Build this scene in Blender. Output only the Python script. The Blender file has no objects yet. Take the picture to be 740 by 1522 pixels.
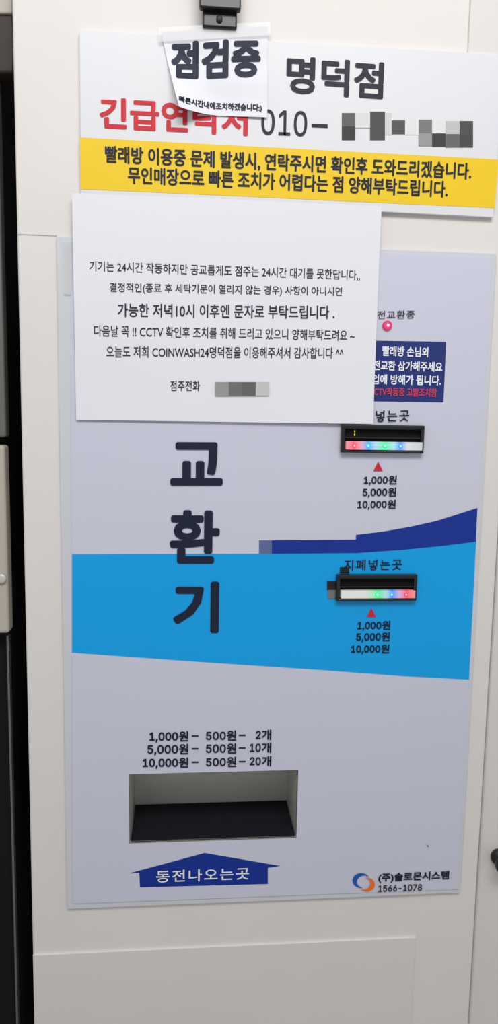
import bpy, bmesh, math, os
from mathutils import Vector, Matrix
import numpy as np

# ------------------------------------------------------------------ camera
F=1100.0; CX,CY=370.0,761.0
r1=np.array([12300.,71.,F]); r1/=np.linalg.norm(r1)
r2=np.array([-142.,8578.,F]); r2-=r1*np.dot(r1,r2); r2/=np.linalg.norm(r2)
r3=np.cross(r1,r2)
C=np.array([0.0,-0.9,1.45])
def w(c): return np.array([np.dot(r1,c),np.dot(r3,c),-np.dot(r2,c)])
def P(u,v,y=0.0):
    d=w(np.array([(u-CX)/F,(v-CY)/F,1.0])); t=(y-C[1])/d[1]
    p=C+d*t
    return (p[0],p[2])
scene=bpy.context.scene
cam=bpy.data.cameras.new("camera"); camo=bpy.data.objects.new("camera",cam)
scene.collection.objects.link(camo)
R=Matrix((w(np.array([1,0,0])),w(np.array([0,-1,0])),w(np.array([0,0,-1])))).transposed()
camo.matrix_world=Matrix.Translation(Vector(C))@R.to_4x4()
cam.sensor_fit='VERTICAL'; cam.sensor_height=24.0; cam.lens=24.0*F/1522.0
cam.clip_start=0.01
scene.camera=camo
scene.view_settings.view_transform='Standard'
FONT=None
for t in ('LOCAL','SYSTEM'):
    try:
        d=os.path.join(bpy.utils.resource_path(t),'datafiles','fonts')
        if os.path.isdir(d) and not FONT:
            for f in os.listdir(d):
                if f.lower().startswith('inter'): FONT=bpy.data.fonts.load(os.path.join(d,f))
    except Exception as ex: print("FONTERR",ex)

# ------------------------------------------------------------------ materials
def lin(c):
    return tuple(((x/255)/12.92 if x/255<=0.04045 else ((x/255+0.055)/1.055)**2.4) for x in c)
def mat(name,rgb,rough=0.5,metal=0.0,noise=0.03,scale=30,bump=0.0,spec=0.3,emit=None,es=0):
    m=bpy.data.materials.new(name); m.use_nodes=True
    nt=m.node_tree; b=nt.nodes['Principled BSDF']
    c=lin(rgb)
    tc=nt.nodes.new('ShaderNodeTexCoord'); n=nt.nodes.new('ShaderNodeTexNoise')
    n.inputs['Scale'].default_value=scale; n.inputs['Detail'].default_value=4
    nt.links.new(tc.outputs['Object'],n.inputs['Vector'])
    mx=nt.nodes.new('ShaderNodeMix'); mx.data_type='RGBA'
    mx.inputs[6].default_value=(*[x*(1-noise) for x in c],1)
    mx.inputs[7].default_value=(*[min(1,x*(1+noise)) for x in c],1)
    nt.links.new(n.outputs['Fac'],mx.inputs[0]); nt.links.new(mx.outputs[2],b.inputs['Base Color'])
    b.inputs['Roughness'].default_value=rough; b.inputs['Metallic'].default_value=metal
    b.inputs['Specular IOR Level'].default_value=spec
    if bump:
        bp=nt.nodes.new('ShaderNodeBump'); bp.inputs['Strength'].default_value=bump; bp.inputs['Distance'].default_value=0.002
        nt.links.new(n.outputs['Fac'],bp.inputs['Height']); nt.links.new(bp.outputs['Normal'],b.inputs['Normal'])
    if emit:
        b.inputs['Emission Color'].default_value=(*lin(emit),1); b.inputs['Emission Strength'].default_value=es
    return m
M_wall=mat("white_painted_wood",(225,220,216),0.55,noise=0.03,scale=9,bump=0.15)
M_trim=mat("white_trim_paint",(221,216,212),0.5,noise=0.03,scale=12,bump=0.1)
M_sign=mat("white_sign_board",(222,222,225),0.4,noise=0.02,scale=8)
M_yel=mat("yellow_print",(238,200,30),0.45,noise=0.03)
M_black=mat("black_ink",(22,22,30),0.6)
M_dark=mat("dark_ink",(42,42,56),0.6)
M_ink=mat("navy_black_ink",(20,28,52),0.55)
M_red=mat("red_ink",(205,38,52),0.55)
M_frame=mat("grey_panel_frame",(206,208,213),0.4,noise=0.02)
M_face=mat("lavender_grey_panel",(206,206,222),0.38,noise=0.015,scale=6)
M_sky=mat("sky_blue_print",(8,162,232),0.38,noise=0.015,scale=6)
M_navy=mat("navy_print",(16,48,146),0.4)
M_label=mat("navy_sticker",(38,52,118),0.4)
M_white=mat("white_ink",(235,238,245),0.5)
M_paper=mat("white_paper",(230,230,236),0.7,noise=0.012,scale=14,bump=0.05)
M_bezel=mat("black_plastic",(22,22,24),0.3,spec=0.5)
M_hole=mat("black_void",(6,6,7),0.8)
M_steel=mat("brushed_steel",(205,203,196),0.4,metal=0.25,noise=0.06,scale=40)
M_mat=mat("black_foam_mat",(16,18,26),0.9,noise=0.2,scale=300,bump=0.3)
M_dryer=mat("grey_appliance_steel",(120,118,114),0.4,metal=0.5,noise=0.06)
M_beige=mat("beige_plastic",(186,178,166),0.5)
M_brown=mat("dark_brown_metal",(52,44,40),0.5)
M_redL=mat("red_label_ink",(205,60,90),0.5)
M_orange=mat("orange_print",(238,120,50),0.45)
M_blueL=mat("blue_logo_print",(25,90,175),0.45)
M_floor=mat("grey_floor_tile",(150,148,144),0.5,noise=0.1,scale=5)
def tapemat():
    m=mat("clear_tape",(235,235,235),0.15,noise=0.01); b=m.node_tree.nodes['Principled BSDF']
    b.inputs['Alpha'].default_value=0.28; return m
M_tape=tapemat()
greys={}
def grey(v,t=(0,0,0)):
    k=(v,t)
    if k not in greys: greys[k]=mat("plain_grey",(v+t[0],v+t[1],v+t[2]),0.6)  # flat tones, mostly for pixelated blocks
    return greys[k]
def rampmat(name,stops,es):
    m=bpy.data.materials.new(name); m.use_nodes=True; nt=m.node_tree; b=nt.nodes['Principled BSDF']
    tc=nt.nodes.new('ShaderNodeTexCoord'); sx=nt.nodes.new('ShaderNodeSeparateXYZ'); rp=nt.nodes.new('ShaderNodeValToRGB')
    nt.links.new(tc.outputs['Generated'],sx.inputs[0]); nt.links.new(sx.outputs[0],rp.inputs[0])
    el=rp.color_ramp.elements
    for i,(p,c) in enumerate(stops):
        e=el[i] if i<2 else el.new(p)
        e.position=p; e.color=(*lin(c),1)
    nt.links.new(rp.outputs[0],b.inputs['Base Color']); nt.links.new(rp.outputs[0],b.inputs['Emission Color'])
    b.inputs['Emission Strength'].default_value=es; b.inputs['Roughness'].default_value=0.4
    return m

# ------------------------------------------------------------------ helpers
WL={}
def finish(name,verts,faces,m,parent=None,smooth=False,bevel=0,norm=True,**props):
    a=np.array(verts,dtype=float); c=(a.min(0)+a.max(0))/2
    me=bpy.data.meshes.new(name); me.from_pydata([tuple(v-c) for v in a],[],faces)
    if norm:
        bm=bmesh.new(); bm.from_mesh(me); bmesh.ops.recalc_face_normals(bm,faces=bm.faces); bm.to_mesh(me); bm.free()
    if smooth:
        for p in me.polygons: p.use_smooth=True
    me.materials.append(m)
    o=bpy.data.objects.new(name,me); scene.collection.objects.link(o); o.location=c; WL[o.name]=Vector(c)
    if bevel:
        b=o.modifiers.new("bevel",'BEVEL'); b.width=bevel; b.segments=3; b.limit_method='ANGLE'; b.angle_limit=math.radians(50)
    if parent: attach(o,parent)
    for k,v in props.items(): o[k]=v
    return o
def attach(o,parent):
    o.parent=parent; o.matrix_parent_inverse=Matrix.Translation(-WL[parent.name])
def empty(name,loc,label,cat,**props):
    o=bpy.data.objects.new(name,None); o.empty_display_size=0.05; scene.collection.objects.link(o)
    o.location=loc; WL[o.name]=Vector(loc); o["label"]=label; o["category"]=cat
    for k,v in props.items(): o[k]=v
    return o
def prism(name,xz,y0,y1,m,parent=None,**kw):
    n=len(xz); v=[(x,y0,z) for x,z in xz]+[(x,y1,z) for x,z in xz]
    f=[tuple(range(n)),tuple(range(n,2*n))[::-1]]+[(i,(i+1)%n,(i+1)%n+n,i+n) for i in range(n)]
    return finish(name,v,f,m,parent,**kw)
def poly(name,px,y,m,parent=None,th=0.0002,**kw):
    return prism(name,[P(u,v,y) for u,v in px],y,y+th,m,parent,**kw)
def rect(x0,z0,x1,z1): return [(x0,z1),(x1,z1),(x1,z0),(x0,z0)]
def ring(name,outer,inner,y0,y1,m,parent=None,**kw):
    v=[(x,y0,z) for x,z in outer]+[(x,y0,z) for x,z in inner]+[(x,y1,z) for x,z in outer]+[(x,y1,z) for x,z in inner]
    f=[]
    for i in range(4):
        j=(i+1)%4
        f+= [(i,j,4+j,4+i),(8+i,12+i,12+j,8+j),(i,8+i,8+j,j),(4+i,4+j,12+j,12+i)]
    return finish(name,v,f,m,parent,**kw)
def textmesh(s,space,sans):
    cu=bpy.data.curves.new("t",'FONT'); cu.body=s; cu.size=1; cu.resolution_u=3; cu.space_character=space
    if FONT and sans: cu.font=FONT
    o=bpy.data.objects.new("t",cu); scene.collection.objects.link(o)
    bpy.context.view_layer.update()
    dg=bpy.context.evaluated_depsgraph_get()
    me=bpy.data.meshes.new_from_object(o.evaluated_get(dg))
    vs=[(v.co.x,v.co.y) for v in me.vertices]; fs=[tuple(p.vertices) for p in me.polygons]
    bpy.data.objects.remove(o); bpy.data.curves.remove(cu); bpy.data.meshes.remove(me)
    return vs,fs
CACHE={}
def txt(s,bl,br,h,y,m,parent,bold=0.0,name="lettering",surf=None,space=1.0,sans=False,**kw):
    # bold: stroke growth on each side, as a fraction of the text height
    key=(s,space,sans)
    if key not in CACHE: CACHE[key]=textmesh(s,space,sans)
    vs,fs=CACHE[key]
    a=np.array(vs); mn=a.min(0); mx=a.max(0); sz=mx-mn
    A=np.array(P(*bl,y)); B=np.array(P(*br,y)); hh=P(bl[0],bl[1]-h,y)[1]-A[1]
    r=bold*hh
    L=np.linalg.norm(B-A); ux=(B-A)/L
    offs=[(0,0)]
    if bold>0:
        n=8 if h<40 else 12
        offs=[(r*math.cos(2*math.pi*k/n),r*math.sin(2*math.pi*k/n)) for k in range(n)]+[(0,0)]
    out=[];faces=[]
    st=(a-mn)/sz
    for k,(ox,oz) in enumerate(offs):
        base=len(out)
        for s1_,t1 in st:
            p=A+ux*r+np.array([0,r])+ux*(L-2*r)*s1_+np.array([0,hh-2*r])*t1+np.array([ox,oz])
            yy=y if surf is None else surf(p[0],p[1])-0.0005
            out.append((p[0],yy-k*0.000012,p[1]))
        faces+=[tuple(i+base for i in f) for f in fs]
    return finish(name,out,faces,m,parent,norm=False,**kw)
def tile(x0,y0,x1,y1): return [(x0,y0),(x1,y0),(x1,y1),(x0,y1)]
def lathe(name,cx,cz,prof,m,parent,seg=32,**kw):
    v=[];f=[]
    for r,y in prof:
        for i in range(seg):
            a=2*math.pi*i/seg; v.append((cx+r*math.cos(a),y,cz+r*math.sin(a)))
    for k in range(len(prof)-1):
        for i in range(seg):
            j=(i+1)%seg; f.append((k*seg+i,k*seg+j,(k+1)*seg+j,(k+1)*seg+i))
    f.append(tuple(range(seg))); f.append(tuple((len(prof)-1)*seg+i for i in range(seg)))
    return finish(name,v,f,m,parent,smooth=True,**kw)

# ------------------------------------------------------------------ setting
XL=(P(20,100)[0]+P(50,1500)[0])/2
XR=P(740,800)[0]
oL=P(97,800)[0]; oR=P(712,800)[0]; oT=P(400,385)[1]; oB=P(400,1322)[1]
ring("wall_front",rect(XL,0,XR,2.4),rect(oL,oB,oR,oT),0.0,0.06,M_wall,kind="structure",bevel=0.003)
prism("dark_backing",rect(-1.2,0,1.2,2.4),0.42,0.46,M_hole,kind="structure")  # black sheet added behind the gaps, their shade put into its colour
prism("floor",[(-1.2,0),(1.2,0),(1.2,-0.05),(-1.2,-0.05)],-2.2,0.46,M_floor,kind="structure")
zt=P(330,1404)[1]; xa=P(50,1450)[0]; xb=P(614,1450)[0]
prism("trim_1",rect(xa,0.1,xb,zt),-0.003,0.001,M_trim,kind="structure",bevel=0.0012)
xt=P(697,20)[0]
prism("trim_2",rect(xt,P(697,95)[1],XR,2.4),-0.004,0.001,M_trim,kind="structure",bevel=0.0015)
dr=prism("door_1",rect(XR+0.006,0.02,XR+0.7,2.35),0.012,0.05,M_trim,kind="structure",bevel=0.004)
zs=P(50,349)[1]
prism("trim_3",rect(XL+0.001,zs-0.0006,P(88,349)[0],zs+0.0006),-0.0006,0.001,grey(196),kind="structure")
kx,kz=P(748,1283,-0.005)
kn=lathe("door_knob",kx,kz,[(0.011,0.013),(0.011,0.006),(0.006,0.004),(0.006,-0.002),(0.012,-0.006),(0.013,-0.010),(0.010,-0.014),(0.004,-0.016)],M_bezel,dr,label="small round black knob")

# neighbouring appliance edge
ap=empty("clothes_dryer",(XL-0.25,0.05,0),"grey steel dryer edge beside the white board","dryer")
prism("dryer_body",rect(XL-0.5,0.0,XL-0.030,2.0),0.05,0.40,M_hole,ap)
prism("steel_panel",rect(XL-0.5,P(0,650,0.03)[1],P(3,400,0.03)[0],P(0,112,0.03)[1]),0.03,0.05,M_dryer,ap,bevel=0.003)
prism("plastic_cover",rect(XL-0.5,P(0,942,0.025)[1],P(10,800,0.025)[0],P(0,662,0.025)[1]),0.025,0.05,M_beige,ap,bevel=0.004)
prism("edge_strip",rect(P(16,1200,0.04)[0],0.3,P(19,1200,0.04)[0],P(0,945,0.04)[1]),0.04,0.05,M_dryer,ap)
sx,sz_=P(2,860,0.024)
lathe("screw",sx,sz_,[(0.0065,0.025),(0.0065,0.0225),(0.004,0.0215)],M_steel,ap)
prism("top_cover",[P(-60,22,0.02),P(18,22,0.02),P(20,40,0.02),P(22,70,0.02),P(19,108,0.02),P(-60,108,0.02)],0.02,0.05,M_brown,ap,bevel=0.003)
prism("top_rail",[P(-60,-80,0.02),P(18,-80,0.02),P(18,20,0.02),P(-60,20,0.02)],0.02,0.05,M_beige,ap,bevel=0.002)

# ------------------------------------------------------------------ latch at top
bx,bz=P(328,0)
br=empty("door_latch",(bx,0,P(328,42)[1]),"black metal latch on the white board above the sign","latch")
prism("latch_body",rect(P(301,20,-0.01)[0],P(325,42,-0.012)[1],P(352,20,-0.01)[0],P(325,-60)[1]),-0.014,0.0,M_bezel,br,bevel=0.002)
prism("latch_plate",rect(P(296,8,-0.02)[0],P(325,14,-0.02)[1],P(358,8,-0.02)[0],P(325,-60)[1]),-0.022,-0.013,M_bezel,br,bevel=0.002)
kx2,kz2=P(326,28,-0.015)
lathe("latch_screw",kx2,kz2,[(0.0035,-0.014),(0.0035,-0.016),(0.002,-0.0167)],M_brown,br,seg=20)

# ------------------------------------------------------------------ emergency sign
ys=-0.006
sg=empty("contact_sign",(P(430,300)[0],0,P(430,305)[1]),"white sign board with yellow band and Korean contact text","sign")
poly("sign_board",[(118,44),(750,81),(733,323),(120,292)],ys,M_sign,sg,th=0.006,bevel=0.0006)
poly("yellow_band",[(118.5,204),(741,237),(735,309),(120,281)],ys-0.0003,M_yel,sg)
yt=ys-0.0006
txt("명덕점",(425,138),(569,148),56,yt,M_dark,sg,bold=0.032)
txt("긴급연락처",(148,191),(368,202),47,yt,M_red,sg,bold=0.032)
txt("010",(388,200),(456,203),38,yt,M_dark,sg,bold=0.012,sans=True)
poly("lettering",[(463,184),(487,185),(487,190),(463,189)],yt,M_dark,sg)
for (x0,y0,x1,y1,g) in [(508,168,528,188,95),(508,188,528,208,60),(528,168,550,190,215),(550,166,572,208,75),(572,168,582,200,205),(582,179,602,199,82),(602,176,622,200,222),
        (622,178,642,198,120),(622,198,642,217,150),(642,178,662,198,222),(642,198,662,218,60),(662,180,683,199,190),(662,199,683,219,100),(683,180,703,200,75),(683,200,703,219,70)]:
    poly("masked_digit",tile(x0,y0,x1,y1),yt,grey(g),sg)  # grey mosaic blocks stand in for the hidden phone digits
yt2=yt-0.0002
txt("빨래방 이용중 문제 발생시, 연락주시면 확인후 도와드리겠습니다.",(156,243),(700,268),27,yt2,M_ink,sg,bold=0.026)
txt("무인매장으로 빠른 조치가 어렵다는 점 양해부탁드립니다.",(190,273),(665,294),26,yt2,M_ink,sg,bold=0.026)

# ------------------------------------------------------------------ coin changer
yf=-0.005
cc=empty("coin_changer",((oL+oR)/2,0,P(390,1345)[1]),"wall mounted grey and blue coin changing machine with coin tray","coin changer")
TR=[(193,1151),(443,1146),(439,1245),(193,1253)]
tr=[P(u,v,yf) for u,v in TR]
tx0=(tr[0][0]+tr[3][0])/2; tx1=(tr[1][0]+tr[2][0])/2; tz1=(tr[0][1]+tr[1][1])/2; tz0=(tr[2][1]+tr[3][1])/2
trec=rect(tx0,tz0,tx1,tz1)
ring("panel_frame",[P(84,350,-0.004),P(738,376,-0.004),P(684,1327,-0.004),P(100,1351,-0.004)],trec,-0.004,-0.0001,M_frame,cc,bevel=0.001)
face=ring("face_panel",[P(105,357,yf),P(731,383,yf),P(680,1322,yf),P(108,1343,yf)],trec,yf,-0.0041,M_face,cc)
e=0.004
def box_open(name,x0,z0,x1,z1,y0,y1,m,parent,**kw):
    v=[(x0,y0,z0),(x1,y0,z0),(x1,y0,z1),(x0,y0,z1),(x0,y1,z0),(x1,y1,z0),(x1,y1,z1),(x0,y1,z1)]
    f=[(4,5,6,7),(0,1,5,4),(1,2,6,5),(2,3,7,6),(3,0,4,7)]
    return finish(name,v,f,m,parent,**kw)
box_open("housing",oL+e,oB+e,oR-e,oT-e,0.0,0.2,M_frame,cc)
ct=box_open("coin_tray",tx0,tz0,tx1,tz1,yf,0.085,M_steel,cc,label="brushed steel coin tray")
so=ct.modifiers.new("thick",'SOLIDIFY'); so.thickness=0.0012; so.offset=1
prism("tray_mat",[(tx0+0.001,tz0+0.0035),(tx1-0.001,tz0+0.0035),(tx1-0.001,tz0+0.0005),(tx0+0.001,tz0+0.0005)],-0.001,0.083,M_mat,ct,label="black foam mat")

yb=yf-0.0003
poly("blue_band",[(107,824),(380,823),(530,822),(600,817),(660,811),(707.5,805),(697,1010),(600,1005),(480,996),(300,984),(107,970)],yb,M_sky,cc)
poly("navy_swoosh",[(404,803),(529,802),(529,795),(570,790),(610,783),(650,774),(709.5,755),(707,805),(660,811),(600,817),(530,822),(404,823)],yb-0.0003,M_navy,cc)
poly("swoosh_tip",tile(385,803,404,823),yb-0.0003,grey(95,(0,12,60)),cc)
yq=yb-0.0008
txt("교",(253,722),(331,722),65,yq,M_ink,cc,bold=0.042)
txt("환",(252,838),(326,838),80,yq,M_ink,cc,bold=0.036)
txt("기",(257,941),(325,941),77,yq,M_ink,cc,bold=0.036)
txt("동전교환중",(546,474),(616,473),12,yq,M_dark,cc,bold=0.01,space=1.15)
txt("지폐넣는곳",(521,628),(608,626),17,yq,M_ink,cc,bold=0.015,space=1.15)
txt("지폐넣는곳",(511,848),(597,847),16,yq,M_ink,cc,bold=0.015,space=1.15)
for (cxp,cyp) in [(562,693),(552,910)]:
    poly("red_arrow",[(cxp,cyp-7),(cxp+7,cyp+7),(cxp-7,cyp+7)],yq,M_red,cc)
def amount(s,x0,x1,yb0,yb1,h):
    # digits in grotesque, then the currency syllable
    n=h*0.92
    xm=x1-n
    ym=yb0+(yb1-yb0)*(xm-x0)/(x1-x0)
    d=s[:-1]
    dh=h*(0.98 if ',' in d else 0.80); dy=h*0.08 if ',' in d else -h*0.09
    txt(d,(x0,yb0+dy),(xm-1.2,ym+dy),dh,yq,M_ink,cc,bold=0.035,sans=True)
    txt(s[-1],(xm,ym),(x1,yb1),h,yq,M_ink,cc,bold=0.03)
def prices(r,ys_,dx):
    for s,wd,yy in zip(["1,000원","5,000원","10,000원"],[49,50,57],ys_):
        amount(s,r-wd,r,yy+6.5,yy+6,13.5)
        r-=dx
prices(589.5,[714,732,750],0.8)
prices(580,[930,947,965],0.8)
for a,b,c,xs,yy in [("1,000원","500원","2개",222,1094),("5,000원","500원","10개",219,1113),("10,000원","500원","20개",212,1133)]:
    amount(a,xs,280,yy+8.5,yy+8,15.5)
    poly("lettering",tile(285,yy-1,295,yy+1),yq,M_ink,cc)
    amount(b,306,351,yy+7.5,yy+7,15.5)
    poly("lettering",tile(355,yy-2,365,yy),yq,M_ink,cc)
    amount(c,371 if len(c)>2 else 380,403,yy+6,yy+6,15.5)
poly("outlet_arrow",[(192,1298),(304,1268),(416,1287),(398,1290),(398,1314),(208,1319),(207,1297)],yb,M_navy,cc)
txt("동전나오는곳",(232,1312),(370,1307),18,yq,M_white,cc,bold=0.012,space=1.15)
def arc(cx,cy,ro,ri,a0,a1,n=20):
    o=[];i=[]
    for k in range(n+1):
        a=math.radians(a0+(a1-a0)*k/n); t=math.sin(math.pi*k/n)
        o.append((cx+ro*math.cos(a),cy-ro*0.85*math.sin(a))); rr=ro-(ro-ri)*t
        i.append((cx+rr*math.cos(a),cy-rr*0.85*math.sin(a)))
    return o+i[::-1]
poly("logo_mark",arc(537,1309,13,6,30,280),yq,M_blueL,cc)
poly("logo_mark",arc(545,1315,12,5,-140,100),yq-0.0002,M_orange,cc)
txt("(주)솔로몬시스템",(562,1313),(667,1309),15,yq,M_ink,cc,bold=0.03)
txt("1566-1078",(562,1326),(627,1324),10,yq,M_dark,cc,bold=0.03,sans=True)
poly("scuff_mark",[(634,1255),(637,1258),(636,1259)],yq,M_ink,cc)

# indicator
ix,iz=P(575,484,yf)
il=lathe("indicator_lamp",ix,iz,[(0.0058,yf),(0.0058,yf-0.002),(0.0045,yf-0.003),(0.004,yf-0.001)],mat("pink_bezel",(170,70,100),0.3,emit=(255,30,80),es=0.25),cc)
lathe("lamp_lens",ix,iz,[(0.0038,yf-0.001),(0.0038,yf-0.003),(0.0028,yf-0.0045),(0.0012,yf-0.0052)],mat("led_pink",(255,60,110),0.3,emit=(255,50,105),es=1.3),il)
lathe("lamp_core",ix,iz,[(0.0018,yf-0.0048),(0.0010,yf-0.0058)],mat("led_pink_core",(255,210,225),0.3,emit=(255,200,225),es=1.5),il,seg=16)

# bill acceptors
def acceptor(q,stops,leds,extra):
    pts=[P(u,v,yf) for u,v in q]
    x0=(pts[0][0]+pts[3][0])/2; x1=(pts[1][0]+pts[2][0])/2; z1=(pts[0][1]+pts[1][1])/2; z0=(pts[2][1]+pts[3][1])/2
    H=z1-z0; W=x1-x0; b=0.0045
    yo=yf-0.007
    a=ring("bill_acceptor",rect(x0,z0,x1,z1),rect(x0+b,z0+0.0025,x1-b,z1-0.0055),yo,yf,M_bezel,cc,bevel=0.0012,label="black plastic bill slot bezel with lit strip")
    prism("slot_back",rect(x0+b,z0+0.0025,x1-b,z1-0.0055),yf-0.0006,yf-0.0001,M_hole,a)
    prism("slot_lip",rect(x0+b,z0+H*0.52,x1-b,z0+H*0.56),yo+0.001,yf-0.0006,M_bezel,a)
    prism("light_strip",rect(x0+b*1.3,z0+0.0035,x1-b*0.5,z0+H*0.40),yo-0.0012,yf-0.0006,rampmat("frosted_light_strip",stops,0.3),a,bevel=0.0008)  # glow of the LEDs is painted along the strip as a colour ramp
    zc=z0+0.0035+(H*0.40-0.0035)/2
    for t,c,rr,cc2 in leds:
        m=mat("led_colour",c,0.3,emit=c,es=1.6)
        lathe("led",x0+t*W,zc,[(rr,yo-0.001),(rr*0.8,yo-0.002),(rr*0.3,yo-0.0026)],m,a,seg=20)
        lathe("led_core",x0+t*W,zc,[(rr*0.5,yo-0.002),(rr*0.3,yo-0.0030)],mat("led_core",cc2,0.3,emit=cc2,es=1.5),a,seg=16)
    if extra:
        for dz in (0,0.004):
            prism("marker_light",rect(x0+0.17*W-0.0006,z0+H*0.60+dz,x0+0.17*W+0.0006,z0+H*0.60+dz+0.0026),yf-0.0012,yf-0.0006,mat("led_yellow",(210,200,40),0.4,emit=(210,200,40),es=0.8),a)
acceptor([(506,633),(629,630),(627,671),(505,675)],
  [(0,(225,150,160)),(0.10,(250,90,110)),(0.2,(215,160,180)),(0.29,(70,170,240)),(0.38,(170,205,225)),(0.51,(90,225,160)),(0.62,(170,215,220)),(0.71,(80,150,240)),(0.80,(205,208,212)),(1.0,(188,188,190))],
  [(0.155,(255,50,70),0.0028,(255,190,190)),(0.32,(40,150,255),0.0026,(170,225,255)),(0.52,(40,230,110),0.0032,(190,255,215)),(0.71,(50,120,255),0.0026,(160,210,255))],True)
acceptor([(499,854),(619,851),(616,889),(498,894)],
  [(0,(205,208,206)),(0.3,(208,212,210)),(0.42,(170,220,185)),(0.5,(90,225,150)),(0.6,(170,210,215)),(0.69,(80,150,240)),(0.78,(200,170,210)),(0.88,(250,90,110)),(1.0,(220,150,155))],
  [(0.50,(40,230,110),0.0032,(190,255,215)),(0.68,(50,130,255),0.0026,(160,210,255)),(0.86,(255,50,70),0.0028,(255,190,190))],False)
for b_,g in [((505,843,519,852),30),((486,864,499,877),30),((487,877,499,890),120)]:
    poly("pixel_block",tile(*b_),yq,grey(g),cc)  # pixelation blocks beside the lower slot, neither dirt nor a machine part

# ------------------------------------------------------------------ warning sticker
ws=empty("warning_sticker",(P(610,597)[0],yf,P(610,600)[1]),"navy sticker with white and red Korean warning text","sticker")
poly("sticker_sheet",[(530,506),(663,508),(659,598),(528,596)],yb,M_label,ws)
txt("빨래방 손님외",(568,529),(636,531),15,yq,M_white,ws,bold=0.025)
txt("동전교환 삼가해주세요",(543,550),(657,553),15,yq,M_white,ws,bold=0.025)
txt("영업에 방해가 됩니다.",(541,571),(655,573),15,yq,M_white,ws,bold=0.025)
txt("CCTV작동중 고발조치함",(548,588),(649,590),13,yq,M_redL,ws,bold=0.025)

# ------------------------------------------------------------------ papers
def sheet(name,q,yb0,surf,m,parent,n=28):
    c=[np.array(P(u,v,yb0)) for u,v in q]
    v=[];f=[]
    for j in range(n+1):
        for i in range(n+1):
            s=i/n;t=j/n
            p=(c[0]*(1-s)+c[1]*s)*(1-t)+(c[3]*(1-s)+c[2]*s)*t
            v.append((p[0],surf(p[0],p[1]),p[1]))
    for j in range(n):
        for i in range(n):
            k=j*(n+1)+i; f.append((k,k+1,k+n+2,k+n+1))
    return finish(name,v,f,m,parent,smooth=True)
zT=P(300,300)[1]; zB=P(300,627)[1]; xP0=P(107,450)[0]; xP1=P(560,450)[0]
def s1(x,z):
    t=min(1,max(0,(zT-z)/(zT-zB))); u=(x-xP0)/(xP1-xP0)
    return -0.0082+0.0008*t-0.0006*math.sin(t*5+u*3)-0.0035*max(0,t-0.75)**2*16*(0.2+0.8*max(0,u-0.5))
pn=empty("paper_notice",(P(330,625)[0],-0.007,zB),"white paper sheet with printed Korean notice taped below sign","paper notice")
sheet("paper_sheet",[(107,287),(567,306),(554,630),(113,624)],-0.008,s1,M_paper,pn)
k=dict(surf=s1)
yp=-0.008
txt("기기는 24시간 작동하지만 공교롭게도 점주는 24시간 대기를 못한답니다,,",(133,404),(535,417),16,yp,M_dark,pn,bold=0.008,**k)
txt("결정적인(종료 후 세탁기문이 열리지 않는 경우) 사항이 아니시면",(163,436),(508,442),16,yp,M_dark,pn,bold=0.008,**k)
txt("가능한 저녁10시 이후엔 문자로 부탁드립니다 .",(175,471),(497,474),20,yp,M_dark,pn,bold=0.015,**k)
txt("다음날 꼭 !! CCTV 확인후 조치를 취해 드리고 있으니 양해부탁드려요 ~",(140,500),(527,507),17,yp,M_dark,pn,bold=0.008,**k)
txt("오늘도 저희 COINWASH24명덕점을 이용해주셔서 감사합니다 ^^",(158,531),(510,533),17,yp,M_dark,pn,bold=0.008,**k)
txt("점주전화",(253,581),(297,581),15,yp,M_dark,pn,bold=0.01,**k)
for x0,x1,g in [(320,340,150),(340,360,110),(360,380,100),(380,400,195)]:
    poly("masked_digit",tile(x0,568,x1,588),-0.0092,grey(g),pn)  # plain grey blocks in place of the masked owner's number

cL=np.array(P(250,182,-0.008))
def s2(x,z):
    d=math.hypot(x-cL[0],(z-cL[1])*0.8)
    lift=max(0,1-d/0.062)
    return -0.0078-0.034*lift**2.2-0.0007*math.sin((x-cL[0])*70+(z-cL[1])*40)-0.0004*math.sin((z-cL[1])*160)
pm=empty("paper_note",(P(330,172)[0],-0.007,P(330,172)[1]),"small curling white paper note taped over the sign","paper note")
sheet("paper_sheet",[(239,47),(398,38),(397,175),(266,169)],-0.008,s2,M_paper,pm,n=48)
k=dict(surf=s2)
txt("점검중",(254,120),(387,115),58,yp,M_ink,pm,bold=0.045,**k)
txt("빠른시간내에조치하겠습니다:)",(266,162),(389,168),13,yp,M_ink,pm,bold=0.035,**k)

o=poly("clear_tape",[(94,358),(108,358),(106,438),(95,437)],-0.0062,M_tape,None,th=0.0008); o["label"]="clear tape strip on the grey panel edge"; o["category"]="tape"
o=poly("clear_tape",[(236,40),(402,32),(402,52),(236,62)],-0.0105,M_tape,None,th=0.0006); o["label"]="clear tape holding the small paper note"; o["category"]="tape"

# ------------------------------------------------------------------ light
wd=bpy.data.worlds.new("world"); scene.world=wd; wd.use_nodes=True
wd.node_tree.nodes['Background'].inputs[0].default_value=(0.96,0.975,1.0,1); wd.node_tree.nodes['Background'].inputs[1].default_value=0.50
def area(name,loc,tgt,size,power,col=(1,1,1)):
    l=bpy.data.lights.new(name,'AREA'); l.shape='RECTANGLE'; l.size=size[0]; l.size_y=size[1]; l.energy=power; l.color=col
    o=bpy.data.objects.new(name,l); scene.collection.objects.link(o); o.location=loc
    o.rotation_euler=(Vector(tgt)-Vector(loc)).to_track_quat('-Z','Y').to_euler()
area("ceiling_lamp",(0.1,-1.25,2.7),(0,0,1.4),(1.3,0.5),22,(1,0.995,0.98))
